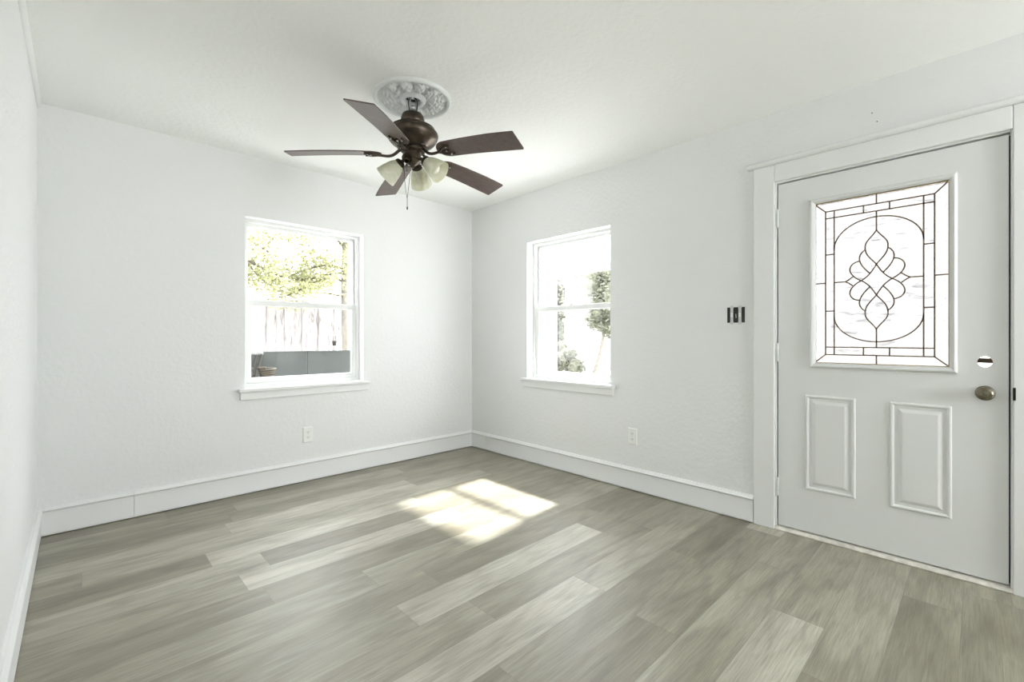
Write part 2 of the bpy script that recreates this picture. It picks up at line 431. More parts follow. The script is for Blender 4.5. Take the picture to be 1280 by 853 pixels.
DY0, DY1, DZ0, DZ1 = -.088, .819, .028, 2.014      # slab, hinge side at y = .819
DX = R + .007                                      # room-side face
door = empty('door_1', (DX, DY1, DZ0))
dl = Vector(door.location)
QD = lambda u, v, h: tuple(Vector((DX - h, u, v)) - dl)   # h towards the room
structure(door, 'white entry door with leaded oval glass and two raised panels', 'door')
GY0, GY1, GZ0, GZ1 = .100, .640, .980, 1.862
HY, HZ, HR = -.016, 1.009, .025
us = [DY0, HY - .035, HY + .035, GY0, GY1, DY1]; vv = [DZ0, GZ0, HZ - .033, HZ + .033, GZ1, DZ1]
vv = sorted(vv); 
us2 = us
holes = set()
for i in range(len(us2) - 1):
    for j in range(len(vv) - 1):
        cu, cv = (us2[i] + us2[i + 1]) / 2, (vv[j] + vv[j + 1]) / 2
        if GY0 < cu < GY1 and GZ0 < cv < GZ1: holes.add((i, j))
        if abs(cu - HY) < .03 and abs(cv - HZ) < .03: holes.add((i, j))
bm = bmesh.new()
slab(bm, us2, vv, holes, QD, 0, -.044)
# drop the inner walls of the bore cell and close it to a round bore
bw, bh, nn = .035, .033, 32
kill = [f for f in bm.faces if all(abs(v.co.y + dl.y - HY) < bw + 1e-5 and abs(v.co.z + dl.z - HZ) < bh + 1e-5 for v in f.verts)]
bmesh.ops.delete(bm, geom=kill, context='FACES')
for h in (0, -.044):
    ci, sq = [], []
    for k in range(nn):
        a = 2 * PI * (k + .5) / nn; c_, s_ = math.cos(a), math.sin(a)
        m_ = max(abs(c_) / bw, abs(s_) / bh)
        ci.append(bm.verts.new(QD(HY + HR * c_, HZ + HR * s_, h))); sq.append(bm.verts.new(QD(HY + c_ / m_, HZ + s_ / m_, h)))
    for k in range(nn): bm.faces.new((ci[k], ci[(k + 1) % nn], sq[(k + 1) % nn], sq[k]))
    for (ka, sgn) in ((nn // 8, 0), (3 * nn // 8, 0), (5 * nn // 8, 0), (7 * nn // 8, 0)):
        a0, a1 = sq[ka - 1], sq[ka]
        cu = HY + (bw if math.cos(2 * PI * ka / nn) > 0 else -bw); cvv = HZ + (bh if math.sin(2 * PI * ka / nn) > 0 else -bh)
        bm.faces.new((a0, a1, bm.verts.new(QD(cu, cvv, h))))
new('door_panel', bm, M['door'], door)
bm = bmesh.new()
for ra, rb in ((HR, HR - .001),):
    A = [[bm.verts.new(QD(HY + r * math.cos(2 * PI * k / nn), HZ + r * math.sin(2 * PI * k / nn), h)) for k in range(nn)] for r, h in ((ra, -.0005), (ra, -.044), (rb, -.044), (rb, -.0005))]
    for a, b in zip(A, A[1:] + A[:1]):
        for k in range(nn): bm.faces.new((a[k], a[(k + 1) % nn], b[(k + 1) % nn], b[k]))
o = new('lock_bore', bm, M['rawwood'], door); o['label'] = 'empty round deadbolt hole showing raw wood'
bm = bmesh.new()
def hb(a, b): box(bm, QD(*a), QD(*b))
hb((HY - .0245, HZ - .006, -.010), (HY + .0245, HZ + .017, -.028))
for q in (-.015, .015): tube(bm, [QD(HY + q, HZ + .006, -.012), QD(HY + q, HZ + .006, -.032)], .007, 14)
tube(bm, [QD(HY, HZ + .004, -.013), QD(HY, HZ + .004, -.030)], .0085, 16)
o = new('bolt', bm, M['bronze'], o, bevel=.0008); o['label'] = 'dark latch bolt crossing the open bore'
# raised panels
PPR = [(0, -.003), (0, .0005), (.003, .0065), (.008, .0085), (.013, .0065), (.017, .0005), (.020, -.0025), (.026, -.0028), (.046, .0075), (.049, .0082)]
def raised(u0, u1, v0, v1):
    bm = bmesh.new(); rect_loft(bm, u0, u1, v0, v1, PPR, QD); new('raised_panel', bm, M['door'], door)
raised(.454, .681, .268, .798); raised(.091, .315, .266, .796)
# glazing: moulded frame, two kinds of glass, brass came
bm = bmesh.new()
rect_loft(bm, .072, .662, .952, 1.890, [(0, -.003), (0, .003), (.004, .012), (.010, .016), (.016, .0145), (.022, .010), (.028, .004), (.028, -.014), (-.0, -.014)], QD, fill=False)
gf = new('glazing_frame', bm, M['door'], door)
bm = bmesh.new()
B0, B1, C0, C1 = GY0, GY1, GZ0, GZ1
iY0, iY1, iZ0, iZ1 = .151, .589, 1.027, 1.811
slab(bm, [B0 - .004, iY0, iY1, B1 + .004], [C0 - .004, iZ0, iZ1, C1 + .004], {(1, 1)}, QD, -.012, -.017)
o = new('band_glass', bm, M['glass_band'], gf); o['label'] = 'hammered clear glass border'
bm = bmesh.new(); slab(bm, [iY0, iY1], [iZ0, iZ1], set(), QD, -.012, -.017)
o = new('center_glass', bm, M['glass_streak'], gf); o['label'] = 'streaky clear centre glass'
bm = bmesh.new(); rect_loft(bm, B0, B1, C0, C1, [(.000, -.004), (.000, -.0115), (.0035, -.0115), (.0035, -.004), (0, -.004)], QD, fill=False)
new('brass_border', bm, M['brass_edge'], gf)
bm = bmesh.new()
CW = .0031
def came(pts, wd=CW):
    pts = [Vector(p) for p in pts]
    L, Rr = [], []
    for i, p in enumerate(pts):
        t = (pts[min(i + 1, len(pts) - 1)] - pts[max(i - 1, 0)]).normalized(); n = Vector((-t.y, t.x))
        L.append(p + n * wd); Rr.append(p - n * wd)
    h0, h1 = -.0118, -.0085
    va = [[bm.verts.new(QD(q.x, q.y, h)) for q in s] for s, h in ((L, h0), (L, h1), (Rr, h1), (Rr, h0))]
    for a, b in zip(va, va[1:] + va[:1]):
        for i in range(len(a) - 1): bm.faces.new((a[i], a[i + 1], b[i + 1], b[i]))
    bm.faces.new([s[0] for s in va]); bm.faces.new([s[-1] for s in va])
CX_, CZ_ = .370, 1.419
# band rectangles
jY0, jY1, jZ0, jZ1 = .190, .550, 1.068, 1.773
for a, b in (((iY0, iZ0), (iY1, iZ0)), ((iY1, iZ0), (iY1, iZ1)), ((iY1, iZ1), (iY0, iZ1)), ((iY0, iZ1), (iY0, iZ0))): came([a, b])
for y in (jY0, jY1): came([(y, iZ0), (y, iZ1)])
for z in (jZ0, jZ1): came([(iY0, z), (iY1, z)])
for a, b in (((B0, C0), (iY0, iZ0)), ((B1, C0), (iY1, iZ0)), ((B0, C1), (iY0, iZ1)), ((B1, C1), (iY1, iZ1))): came([a, b])
came([(CX_, C1), (CX_, iZ1)]); came([(CX_, C0), (CX_, iZ0)]); came([(B0, CZ_), (iY0, CZ_)]); came([(B1, CZ_), (iY1, CZ_)])
for y in (.423, .318):
    came([(y, iZ1), (y, jZ1)]); came([(y, iZ0), (y, jZ0)])
for z in (1.574, 1.265):
    came([(iY1, z), (jY1, z)]); came([(iY0, z), (jY0, z)])
# oval: straight flanks, domed ends
def arc(sgn):
    zt, zs = (1.744, 1.600) if sgn > 0 else (1.098, 1.236)
    return [(CX_ + .18 * math.cos(a), zs + (zt - zs) * math.sin(a)) for a in [PI * i / 40 for i in range(41)]]
came(arc(1)); came(arc(-1))
came([(CX_, jZ1), (CX_, 1.675)]); came([(CX_, jZ0), (CX_, 1.166)])
came([(jY1, CZ_), (.502, CZ_)]); came([(jY0, CZ_), (.239, CZ_)])
for sy in (1, -1):
    mY = lambda dy: CX_ + sy * dy
    for sz in (1, -1):
        T = lambda dy, dz: Vector((mY(dy), CZ_ + sz * dz))
        # teardrop flank: tip -> bulge -> crossing at the star's point
        came(bez([T(0, .255), T(.022, .215), T(.050, .205), T(.046, .165)], 10) + bez([T(.046, .165), T(.044, .125), T(.016, .105), T(0, .079)], 10)[1:])
        # star arm, concave
        came(bez([T(0, .079), T(.018, .045), T(.030, .022), T(.062, .0)], 10))
        # first petal
        came(bez([T(.046, .160), T(.074, .140), T(.080, .112), T(.068, .084), T(.046, .056), T(.026, .034)], 14))
        # second petal
        came(bez([T(.072, .103), T(.110, .098), T(.128, .062), T(.110, .034), T(.085, .012), T(.062, 0)], 14))
        # side point
        came(bez([T(.132, 0), T(.116, .006), T(.106, .018), T(.098, .024)], 6))
new('came', bm, M['came'], gf)
# hinges
for z in (1.818, 1.036, .250):
    bm = bmesh.new()
    y = DY1 + .0035
    for k in range(5): tube(bm, [QD(y, z - .05 + k * .02, .004), QD(y, z - .0315 + k * .02, .004)], .0065, 14)
    tube(bm, [QD(y, z - .054, .004), QD(y, z + .054, .004)], .0045, 12)
    box(bm, QD(y - .003, z - .05, -.03), QD(y - .001, z + .05, .001))
    new('hinge', bm, M['painted_hinge'], door, True)
# knob: rose, neck, oval knob, keyway
KY, KZ = -.016, .868
def along(z, u=KY, v=KZ):    # lathe axis towards the room
    return Matrix.Translation(Vector(QD(u, v, 0))) @ Matrix(((0, 0, -1, 0), (1, 0, 0, 0), (0, 1, 0, 0), (0, 0, 0, 1)))
bm = bmesh.new(); lathe(bm, [(.033, 0), (.033, .004), (.029, .008), (.018, .011)], 36, along(0)); kr = new('door_knob', bm, M['nickel'], door, True)
bm = bmesh.new(); lathe(bm, [(.013, .010), (.012, .022), (.016, .028), (.026, .034), (.0300, .042), (.0300, .050), (.027, .058), (.020, .063), (.011, .065), (.0105, .063), (.004, .063)], 40, along(0)); new('knob', bm, M['nickel'], kr, True)
bm = bmesh.new(); lathe(bm, [(.0085, .062), (.0085, .0665), (.006, .0675)], 20, along(0)); kk = new('keyhole', bm, M['nickel'], kr, True)
# latch plate on slab edge + strike on the jamb
bm = bmesh.new()
box(bm, (R - CAS - .0012, -.108, .845), (R - CAS + .001, -.0992, .90)); 
st = new('strike_plate', bm, M['bronze_dark'], bevel=.0005); tag(st, 'small dark metal strike plate on door casing beside the knob', 'strike plate')

# ------------------------------------------------------------------ outlets and open switch box
def outlet(P, u, v, label, flip):
    root = empty('power_outlet', P(u, v, 0)); inv = Vector(root.location)
    Q = lambda a, b, h: tuple(Vector(P(u + a, v + b, -h)) - inv)
    bm = bmesh.new(); rect_loft(bm, -.037, .037, -.060, .060, [(0, .0002), (0, .003), (.003, .0065), (.006, .0075)], Q); bm.faces.new([bm.verts.new(Q(*q, .0002)) for q in ((-.037, -.06), (.037, -.06), (.037, .06), (-.037, .06))])
    new('cover_plate', bm, M['plastic'], root)
    for dz in (.020, -.020):
        bm = bmesh.new()
        pts = []
        for k in range(28):
            a = 2 * PI * k / 28; pts.append((.0165 * math.cos(a), max(-.0125, min(.0125, .0165 * math.sin(a))) + dz))
        lo = [bm.verts.new(Q(*p, .0070)) for p in pts]; hi = [bm.verts.new(Q(*p, .0090)) for p in pts]
        for k in range(28): bm.faces.new((lo[k], lo[(k + 1) % 28], hi[(k + 1) % 28], hi[k]))
        bm.faces.new(hi)
        rc = new('receptacle', bm, M['plastic'], root)
        bm = bmesh.new()
        for a in (-.0065, .0065): box(bm, Q(a - .0013, dz - .001, .0088), Q(a + .0013, dz + .0075, .0094))
        tube(bm, [Q(0, dz - .0065, .0088), Q(0, dz - .0065, .0094)], .0026, 10)
        sl = new('socket_slot', bm, M['slot'], rc)
    bm = bmesh.new(); tube(bm, [Q(0, 0, .0074), Q(0, 0, .0088)], .0032, 12); new('screw', bm, M['steel'], root)
    return tag(root, label, 'outlet')
outlet(PB, 1.297, .3605, 'white wall outlet on the left window wall, below its window', 1)
outlet(PR, 1.776, .394, 'white wall outlet between the right window and the door', 1)

root = empty('switch_box', PR(1.052, 1.262, 0)); tag(root, 'uncovered wall box with two bare switches beside the door casing', 'switch box')
def QS(a, b, h): return (-h, a, b)
bm = bmesh.new(); rect_loft(bm, -.052, .052, -.048, .048, [(0, .0002), (0, .0009), (.001, .0011)], QS, fill=True); new('box', bm, M['slot'], root)  # flat plate on the wall, the cavity's shade put into its dark colour
for dy in (.024, -.024):
    bm = bmesh.new(); box(bm, QS(dy - .0105, -.058, .0015), QS(dy + .0105, -.042, .0032)); box(bm, QS(dy - .0105, .042, .0015), QS(dy + .0105, .058, .0032))
    box(bm, QS(dy - .0085, -.042, .001), QS(dy + .0085, .042, .0042))
    for z in (-.05, .05): tube(bm, [QS(dy, z, .003), QS(dy, z, .0052)], .0034, 10)
    y_ = new('switch_yoke', bm, M['steel'], root, bevel=.0005); y_['label'] = 'bare metal switch strap'
    bm = bmesh.new(); box(bm, QS(dy - .006, -.013, .004), QS(dy + .006, .013, .0065)); box(bm, QS(dy - .0036, .000, .006), QS(dy + .0036, .009, .016)); new('toggle', bm, M['plastic'], y_, bevel=.001)
for k, dy in enumerate((.044, 0, -.043)):
    bm = bmesh.new()
    tube(bm, bez([QS(dy + .004, -.036, -.01), QS(dy - .008, -.02, .006), QS(dy + .008, .006, .002), QS(dy - .005, .03, -.008)], 14), .0022, 8)
    new('wire', bm, M['wire_black'] if k != 1 else M['steel'], root, True)

# nails left in the wall above the door
for (y, z, s) in ((.385, 2.275, 'higher'), (.365, 2.225, 'lower')):
    bm = bmesh.new(); tube(bm, [(0, 0, 0), (-.006, 0, 0)], [.0012, .0012], 10); tube(bm, [(-.006, 0, 0), (-.0068, 0, 0)], [.0026, .0026], 12)
    o = new('nail', bm, M['bronze_dark']); o.location = (R, y, z); tag(o, 'tiny dark nail in the wall above the door, the %s of two' % s, 'nail')

# ------------------------------------------------------------------ ceiling medallion
AX, AY = 1.326, 2.166
med = empty('ceiling_medallion', (AX, AY, H)); tag(med, 'round white plaster medallion with leaf relief on the ceiling above the fan', 'ceiling medallion')
bm = bmesh.new()
NR, NA = 46, 360
def medh(r, a):
    """thickness below the ceiling"""
    if r > .190: 
        t = (r - .190) / .020; return .016 + .006 * math.sqrt(max(0, 1 - (2 * t - 1) ** 2))
    if r < .072:
        t = (r - .040) / .032; return .010 + .014 * math.sqrt(max(0, 1 - (2 * t - 1) ** 2))
    t = (r - .072) / .118
    n = 12
    s = abs(((a * n / (2 * PI)) % 1) * 2 - 1)          # 0 at leaf centre
    wdt = .35 + .65 * math.sin(PI * min(1, t * .8 + .15))
    body = max(0, 1 - (s / wdt) ** 2)
    vein = .5 + .5 * math.cos((s * 9 + t * 16))
    lobes = .5 + .5 * math.cos(t * 34 - s * 6)
    curl = 1.25 * math.sin(PI * t) ** .5
    return .003 + .026 * curl * (body * (.30 + .35 * vein + .35 * lobes)) + .004 * (1 - body) * (.5 + .5 * math.cos(a * 48 + t * 20))
grid = []
for i in range(NR + 1):
    r = .040 + (.210 - .040) * i / NR
    grid.append([bm.verts.new((r * math.cos(2 * PI * k / NA), r * math.sin(2 * PI * k / NA), -medh(r, 2 * PI * k / NA))) for k in range(NA)])
for a, b in zip(grid, grid[1:]):
    for k in range(NA): bm.faces.new((a[k], a[(k + 1) % NA], b[(k + 1) % NA], b[k]))
top_o = [bm.verts.new((.210 * math.cos(2 * PI * k / NA), .210 * math.sin(2 * PI * k / NA), -.0003)) for k in range(NA)]
top_i = [bm.verts.new((.040 * math.cos(2 * PI * k / NA), .040 * math.sin(2 * PI * k / NA), -.0003)) for k in range(NA)]
for k in range(NA):
    bm.faces.new((grid[-1][k], grid[-1][(k + 1) % NA], top_o[(k + 1) % NA], top_o[k])); bm.faces.new((grid[0][k], grid[0][(k + 1) % NA], top_i[(k + 1) % NA], top_i[k]))
new('leaf_relief', bm, M['plaster'], med, True)
bm = bmesh.new(); lathe(bm, [(.0395, -.0012), (.0395, -.0006)], 40); o = new('hole', bm, M['slot'], med); o['label'] = 'flat dark disc coloured as the shade of the ceiling box opening'  # no recess here, the opening's shade is the disc's dark colour

# ------------------------------------------------------------------ ceiling fan
FZ = 0.0
fan = empty('ceiling_fan', (AX, AY, H)); tag(fan, 'dark bronze five-blade ceiling fan with frosted light shades', 'ceiling fan')
Z = lambda z: z - H
# mounting bracket, rod, wires
bm = bmesh.new()
for s in (-1, 1): box(bm, (s * .020 - .0012, -.011, Z(2.365)), (s * .020 + .0012, .011, Z(2.4385)))
box(bm, (-.021, -.011, Z(2.364)), (.021, .011, Z(2.366))); box(bm, (-.034, -.010, Z(2.4370)), (.034, .010, Z(2.4385)))
new('bracket', bm, M['steel'], fan, bevel=.0006)
bm = bmesh.new(); lathe(bm, [(.010, Z(2.25)), (.010, Z(2.372)), (.017, Z(2.374)), (.019, Z(2.385)), (.012, Z(2.395))], 24); new('downrod', bm, M['steel'], fan, True)
for k, (a, m_) in enumerate(((.4, 'wire_black'), (2.2, 'steel'), (3.5, 'wire_black'), (5.0, 'wire_black'))):
    bm = bmesh.new(); c_, s_ = math.cos(a), math.sin(a)
    tube(bm, bez([(.012 * c_, .012 * s_, Z(2.436)), (.045 * c_, .045 * s_, Z(2.42)), (.04 * c_, .03 * s_, Z(2.385)), (.028 * c_, .03 * s_, Z(2.362)), (.02 * c_, .022 * s_, Z(2.335))], 14), .0026, 8)
    new('wire', bm, M[m_], fan, True)
bm = bmesh.new(); lathe(bm, [(.040, Z(2.349)), (.047, Z(2.351)), (.054, Z(2.347)), (.060, Z(2.336)), (.064, Z(2.318)), (.064, Z(2.306)), (.060, Z(2.296)), (.056, Z(2.290)), (.056, Z(2.281)), (.050, Z(2.281)), (.050, Z(2.30)), (.055, Z(2.33)), (.044, Z(2.344)), (.040, Z(2.346))], 44, cap=False)
o = new('canopy', bm, M['bronze'], fan, True)
bm = bmesh.new(); lathe(bm, [(.012, Z(2.2815)), (.064, Z(2.2815)), (.090, Z(2.279)), (.112, Z(2.273)), (.122, Z(2.266)), (.124, Z(2.260)), (.122, Z(2.257)), (.130, Z(2.252)), (.137, Z(2.243)), (.139, Z(2.233)), (.137, Z(2.222)), (.130, Z(2.206)), (.116, Z(2.189)), (.098, Z(2.177)), (.086, Z(2.168)), (.076, Z(2.162)), (.05, Z(2.161))], 56)
mh = new('motor_housing', bm, M['bronze'], fan, True)
bm = bmesh.new()
for k in range(16):
    a = 2 * PI * k / 16; m_ = Matrix.Rotation(a, 4, 'Z')
    vtx = [m_ @ Vector(q) for q in ((.055, -.006, Z(2.1605)), (.086, -.006, Z(2.1655)), (.086, .006, Z(2.1655)), (.055, .006, Z(2.1605)))]
    bm.faces.new([bm.verts.new(q + Vector((0, 0, -.0012))) for q in vtx])
new('vent', bm, M['slot'], mh)
bm = bmesh.new(); lathe(bm, [(.066, Z(2.161)), (.068, Z(2.156)), (.068, Z(2.146)), (.060, Z(2.140)), (.046, Z(2.138)), (.046, Z(2.105)), (.050, Z(2.102)), (.050, Z(2.092)), (.044, Z(2.086)), (.030, Z(2.078)), (.022, Z(2.070)), (.012, Z(2.064)), (.009, Z(2.056)), (.004, Z(2.054))], 44)
lk = new('switch_housing', bm, M['bronze'], fan, True)
A0 = math.radians(2.7)
RT = .640
for k in range(5):
    a = A0 + 2 * PI * k / 5
    rot = Matrix.Rotation(a, 4, 'Z') @ Matrix.Identity(4)
    pitch = math.radians(13)
    def bp(r, y, t):    # blade point: r outward, y to the left, t thickness
        droop = 2.117 - .034 * (max(0, r - .17) / (RT - .17)) ** 1.6
        return rot @ Vector((r, y * math.cos(pitch), Z(droop) - y * math.sin(pitch) + t))
    outline = []
    def hw(r):
        base = .058 + .012 * min(1, (r - .165) / .35)
        if r < .225: base *= math.sqrt(max(0, 1 - ((.225 - r) / .060) ** 2)) if r > .165 else 0
        return base
    rs = [.1652, .167, .171, .178, .188, .20, .212, .225, .26, .30, .35, .40, .45, .50, .55, .60, RT - .004, RT]
    bm = bmesh.new(); rows = []
    for r in rs:
        h = max(hw(r), .0015)
        if r == RT: h -= .004
        rows.append([[bm.verts.new(bp(r, s * h, t)) for s in (-1, -.5, 0, .5, 1)] for t in (0, .006)])
    for ra, rb in zip(rows, rows[1:]):
        for t in (0, 1):
            for j in range(4): bm.faces.new((ra[t][j], ra[t][j + 1], rb[t][j + 1], rb[t][j]))
        for j in (0, 4): bm.faces.new((ra[0][j], rb[0][j], rb[1][j], ra[1][j]))
    for rr in (rows[0], rows[-1]):
        for j in range(4): bm.faces.new((rr[0][j], rr[0][j + 1], rr[1][j + 1], rr[1][j]))
    bl = new('blade', bm, M['blade'], fan, False)
    # blade iron: S-curved arm and three-pronged plate under the blade
    bm = bmesh.new()
    path = bez([rot @ Vector((.060, 0, Z(2.150))), rot @ Vector((.085, 0, Z(2.150))), rot @ Vector((.095, 0, Z(2.100))), rot @ Vector((.130, 0, Z(2.108))), bp(.175, 0, -.005)], 14)
    tube(bm, path, [.009 - .002 * i / 14 for i in range(15)], 10)
    for e in (-1, 1):
        tube(bm, [bp(.170, 0, -.005)] + [bp(.178 + .075 * q, e * .036 * math.sin(q * PI * .62), -.0045) for q in (.15, .35, .55, .75, 1)], [.008, .0075, .007, .0065, .006, .005], 8)
    tube(bm, [bp(.170, 0, -.005), bp(.20, 0, -.0045), bp(.235, 0, -.004)], [.008, .006, .004], 8)
    bi = new('blade_iron', bm, M['bronze'], bl, True)
    for (r, y) in ((.236, .030), (.236, -.030), (.222, 0)):
        bm = bmesh.new(); lathe(bm, [(.005, -.0025), (.004, .0035)], 12, Matrix.Translation(bp(r, y, -.0085))); new('screw', bm, M['steel'], bi, True)
# light kit: four arms, three shades (the near socket is bare)
CAMANG = PI / 2 - YAW
for k, rel in enumerate((170, -102, -6, 79)):
    a = CAMANG + math.radians(rel)
    rot = Matrix.Rotation(a, 4, 'Z')
    til = math.radians(52 if k else 28)                                       # shade axis: from straight down outward
    ax = Vector((math.sin(til), 0, -math.cos(til)))
    base = Vector((.066, 0, Z(2.092)))
    bm = bmesh.new()
    tube(bm, bez([rot @ Vector((.040, 0, Z(2.098))), rot @ Vector((.055, 0, Z(2.104))), rot @ base], 8), .009, 10)
    arm = new('arm', bm, M['bronze'], lk, True)
    m_ = rot @ Matrix.Translation(base) @ ax.to_track_quat('Z', 'Y').to_matrix().to_4x4()
    bm = bmesh.new(); lathe(bm, [(.010, -.006), (.022, -.002), (.029, .006), (.030, .016), (.0275, .017), (.026, .008), (.018, .006), (.017, .034), (.013, .034), (.013, .012)], 32, m_, cap=False)
    new('lamp_socket', bm, M['bronze'] if k else M['bronze'], lk, True)
    if k == 0: continue
    bm = bmesh.new()
    lathe(bm, [(.0255, .010), (.0265, .016), (.033, .024), (.043, .042), (.050, .065), (.056, .092), (.0605, .116), (.0615, .124), (.0600, .1255), (.0585, .124), (.0575, .115), (.053, .092), (.047, .065), (.040, .043), (.030, .026), (.0235, .018), (.0225, .010)], 44, m_, cap=False)
    new('lamp_shade', bm, M['shade'], lk, True)
    bm = bmesh.new(); lathe(bm, [(.012, .030), (.014, .040), (.022, .058), (.027, .074), (.027, .084), (.021, .097), (.010, .104), (.003, .105)], 24, m_); new('bulb', bm, M['bulb'], lk, True)
# pull chains, tied together at the bottom
cr = Vector((math.cos(YAW), -math.sin(YAW), 0)); fw = Vector((math.sin(YAW), math.cos(YAW), 0))
pj = -fw * .052 - cr * .018; pj.z = Z(1.870)
for st_, mid in ((-fw * .050 + Vector((0, 0, Z(2.098))), None), (-fw * .035 - cr * .040 + Vector((0, 0, Z(2.098))), 1)):
    bm = bmesh.new()
    a = st_; pts = bez([a, a + Vector((0, 0, -.10)), pj + Vector((0, 0, .06)) + (cr * -.012 if mid else cr * .006), pj], 16)
    tube(bm, pts, .0014, 6); new('pull_chain', bm, M['bronze_dark'], fan, True)
bm = bmesh.new(); tube(bm, [pj, pj + Vector((0, 0, -.045))], .0014, 6)
lathe(bm, [(.001, 0), (.0035, -.004), (.004, -.014), (.002, -.018)], 12, Matrix.Translation(pj + Vector((0, 0, -.042)))); new('chain_fob', bm, M['bronze_dark'], fan, True)

# ================================================================== OUTSIDE
GZ = -.35
M['ground'] = mat('dry_lawn', (.68, .675, .65), .9, var=.25, vscale=1.5, bump=.3, bscale=12, bdist=.02)
M['fence'] = mat('weathered_fence', (.66, .61, .58), .8, var=.0)
def fence_mat():
    t = NT('weathered_fence_boards'); v = t.coord((9, 9, 1.3))
    n = t.noise(v, 2.2, 5, .65, .8); c = t.ramp(n, [(.32, (.075, .06, .055)), (.47, (.22, .208, .205)), (.7, (.28, .27, .268))])
    kn = t.add('ShaderNodeTexVoronoi'); kn.inputs['Scale'].default_value = 1.0; t.link(t.coord((6, 6, 2.2)), kn.inputs['Vector'])
    c = t.mixc(t.ramp(kn.outputs['Distance'], [(.0, (.8, .8, .8)), (.16, (0, 0, 0))]), c, (.10, .065, .05))
    t.link(c, t.b.inputs['Base Color']); t.b.inputs['Roughness'].default_value = .85
    return t.m
M['fence'] = fence_mat()
M['orange_board'] = mat('orange_fence_board', (.23, .15, .105), .85, var=.25, vscale=9)
M['bark'] = mat('pale_bark', (.125, .115, .095), .9, var=.35, vscale=14, bump=.6, bscale=30, bdist=.01)
M['branch'] = mat('branch_bark', (.055, .045, .03), .9, var=.3, vscale=20)
M['sheet'] = mat('grey_sheet_metal', (.030, .034, .031), .45, metal=.2, var=.35, vscale=3.5)
M['brown'] = mat('dry_brown', (.02, .014, .006), .8, var=.4, vscale=25)
M['white_siding'] = mat('white_siding', (.32, .32, .325), .6)
M['blue_roof'] = mat('pale_blue_roof', (.10, .115, .14), .5, var=.08, vscale=3)
M['grey_roof'] = mat('grey_shingle', (.36, .36, .35), .9, var=.2, vscale=12)
M['tyre'] = mat('tyre_rubber', (.03, .03, .03), .8)
def leaf_mat(name, c1, c2, tr=.5):
    t = NT(name); oi = t.add('ShaderNodeObjectInfo'); v = t.coord()
    n = t.noise(v, 3.0, 3); c = t.ramp(n, [(.35, c1), (.65, c2)])
    t.link(c, t.b.inputs['Base Color']); t.b.inputs['Roughness'].default_value = .6
    ts = t.add('ShaderNodeBsdfTranslucent'); t.link(c, ts.inputs['Color'])
    mx = t.add('ShaderNodeMixShader'); mx.inputs[0].default_value = tr
    t.link(t.b.outputs[0], mx.inputs[1]); t.link(ts.outputs[0], mx.inputs[2]); t.link(mx.outputs[0], t.out.inputs[0])
    return t.m
M['leaf_lime'] = leaf_mat('lime_leaf', (.24, .25, .10), (.34, .34, .19))
M['leaf_grey'] = leaf_mat('grey_green_leaf', (.125, .132, .092), (.20, .205, .15), .3)
M['leaf_far'] = leaf_mat('far_leaf', (.095, .102, .075), (.15, .155, .12), .3)
M['leaf_dark'] = leaf_mat('shrub_leaf', (.08, .085, .055), (.15, .15, .11), .3)

bm = boxes(((-30, -20, GZ - .2), (60, 60, GZ))); structure(new('ground', bm, M['ground']), 'pale sunlit yard ground outside', 'ground')

def leaves(bm, centre, rad, n, size, rnd):
    for _ in range(n):
        while True:
            p = Vector((rnd.uniform(-1, 1), rnd.uniform(-1, 1), rnd.uniform(-1, 1)))
            if p.length < 1: break
        q = Vector(centre) + Vector((p.x * rad[0], p.y * rad[1], p.z * rad[2]))
        u = Vector((rnd.gauss(0, 1), rnd.gauss(0, 1), rnd.gauss(0, 1))).normalized(); v = u.orthogonal().normalized()
        s = size * rnd.uniform(.6, 1.3)
        bm.faces.new([bm.verts.new(q + d) for d in (u * s, v * s * .45, -u * s, -v * s * .45)])

# --- fence seen through the left window
rf = random.Random(3)
FY = 8.0
fence = empty('wooden_fence', (3.0, FY, GZ)); tag(fence, 'tall weathered board fence behind the left window', 'fence')
for i in range(38):
    x = .55 + i * .137 - 3.0
    h = 2.11 + rf.uniform(-.02, .02)
    yo = .019 * (i % 2); bm = boxes(((x, yo, .02), (x + .141, yo + .018, h)))
    b_ = new('board', bm, M['orange_board'] if i in (9, 10) else M['fence'], fence, bevel=.003)
    if i in (9, 10): b_['label'] = 'orange-brown board'
for z in (.35, 1.05, 1.75):
    bm = boxes(((-2.5, .0375, z), (2.7, .075, z + .085))); new('rail', bm, M['fence'], fence)
for x in (-2.4, -.1, 2.3):
    bm = boxes(((x, .075, 0), (x + .09, .165, 2.0))); new('post', bm, M['fence'], fence)

# --- grey sheet-metal panels standing in front of the fence
sheet = empty('sheet_metal_panel', (1.6, 5.2, GZ)); tag(sheet, 'low dark grey metal sheet standing below the fence outside the left window', 'metal sheet')
top = 1.0132 - .014 - GZ - .024
for x0, x1 in ((-1.2, .235), (.239, 1.6)):
    bm = bmesh.new(); slab(bm, [x0, x1], [0, top], set(), lambda u, v, d: (u, d, v), 0, .012)
    slab(bm, [x0, x1], [top - .015, top + .004], set(), lambda u, v, d: (u, d, v), -.006, .018); new('panel', bm, M['sheet'], sheet, bevel=.002)
for x in (-1.1, .237, 1.5):
    bm = boxes(((x - .02, .012, 0), (x + .02, .05, top - .03))); new('post', bm, M['steel'], sheet)
for xb, y0, dx, lab in ((.91, 4.98, .48, 'longer dark stake leaning against the grey metal sheet'), (1.0025, 5.06, .3325, 'steeper dark stake leaning against the grey metal sheet')):
    bm = bmesh.new(); tube(bm, [(0, 0, 0), (dx, 5.176 - y0, 1.335)], [.011, .010], 8)
    o = new('garden_stake', bm, M['bronze_dark'], None, True); o.location = (xb, y0, GZ); tag(o, lab, 'stake')
rb = random.Random(5)
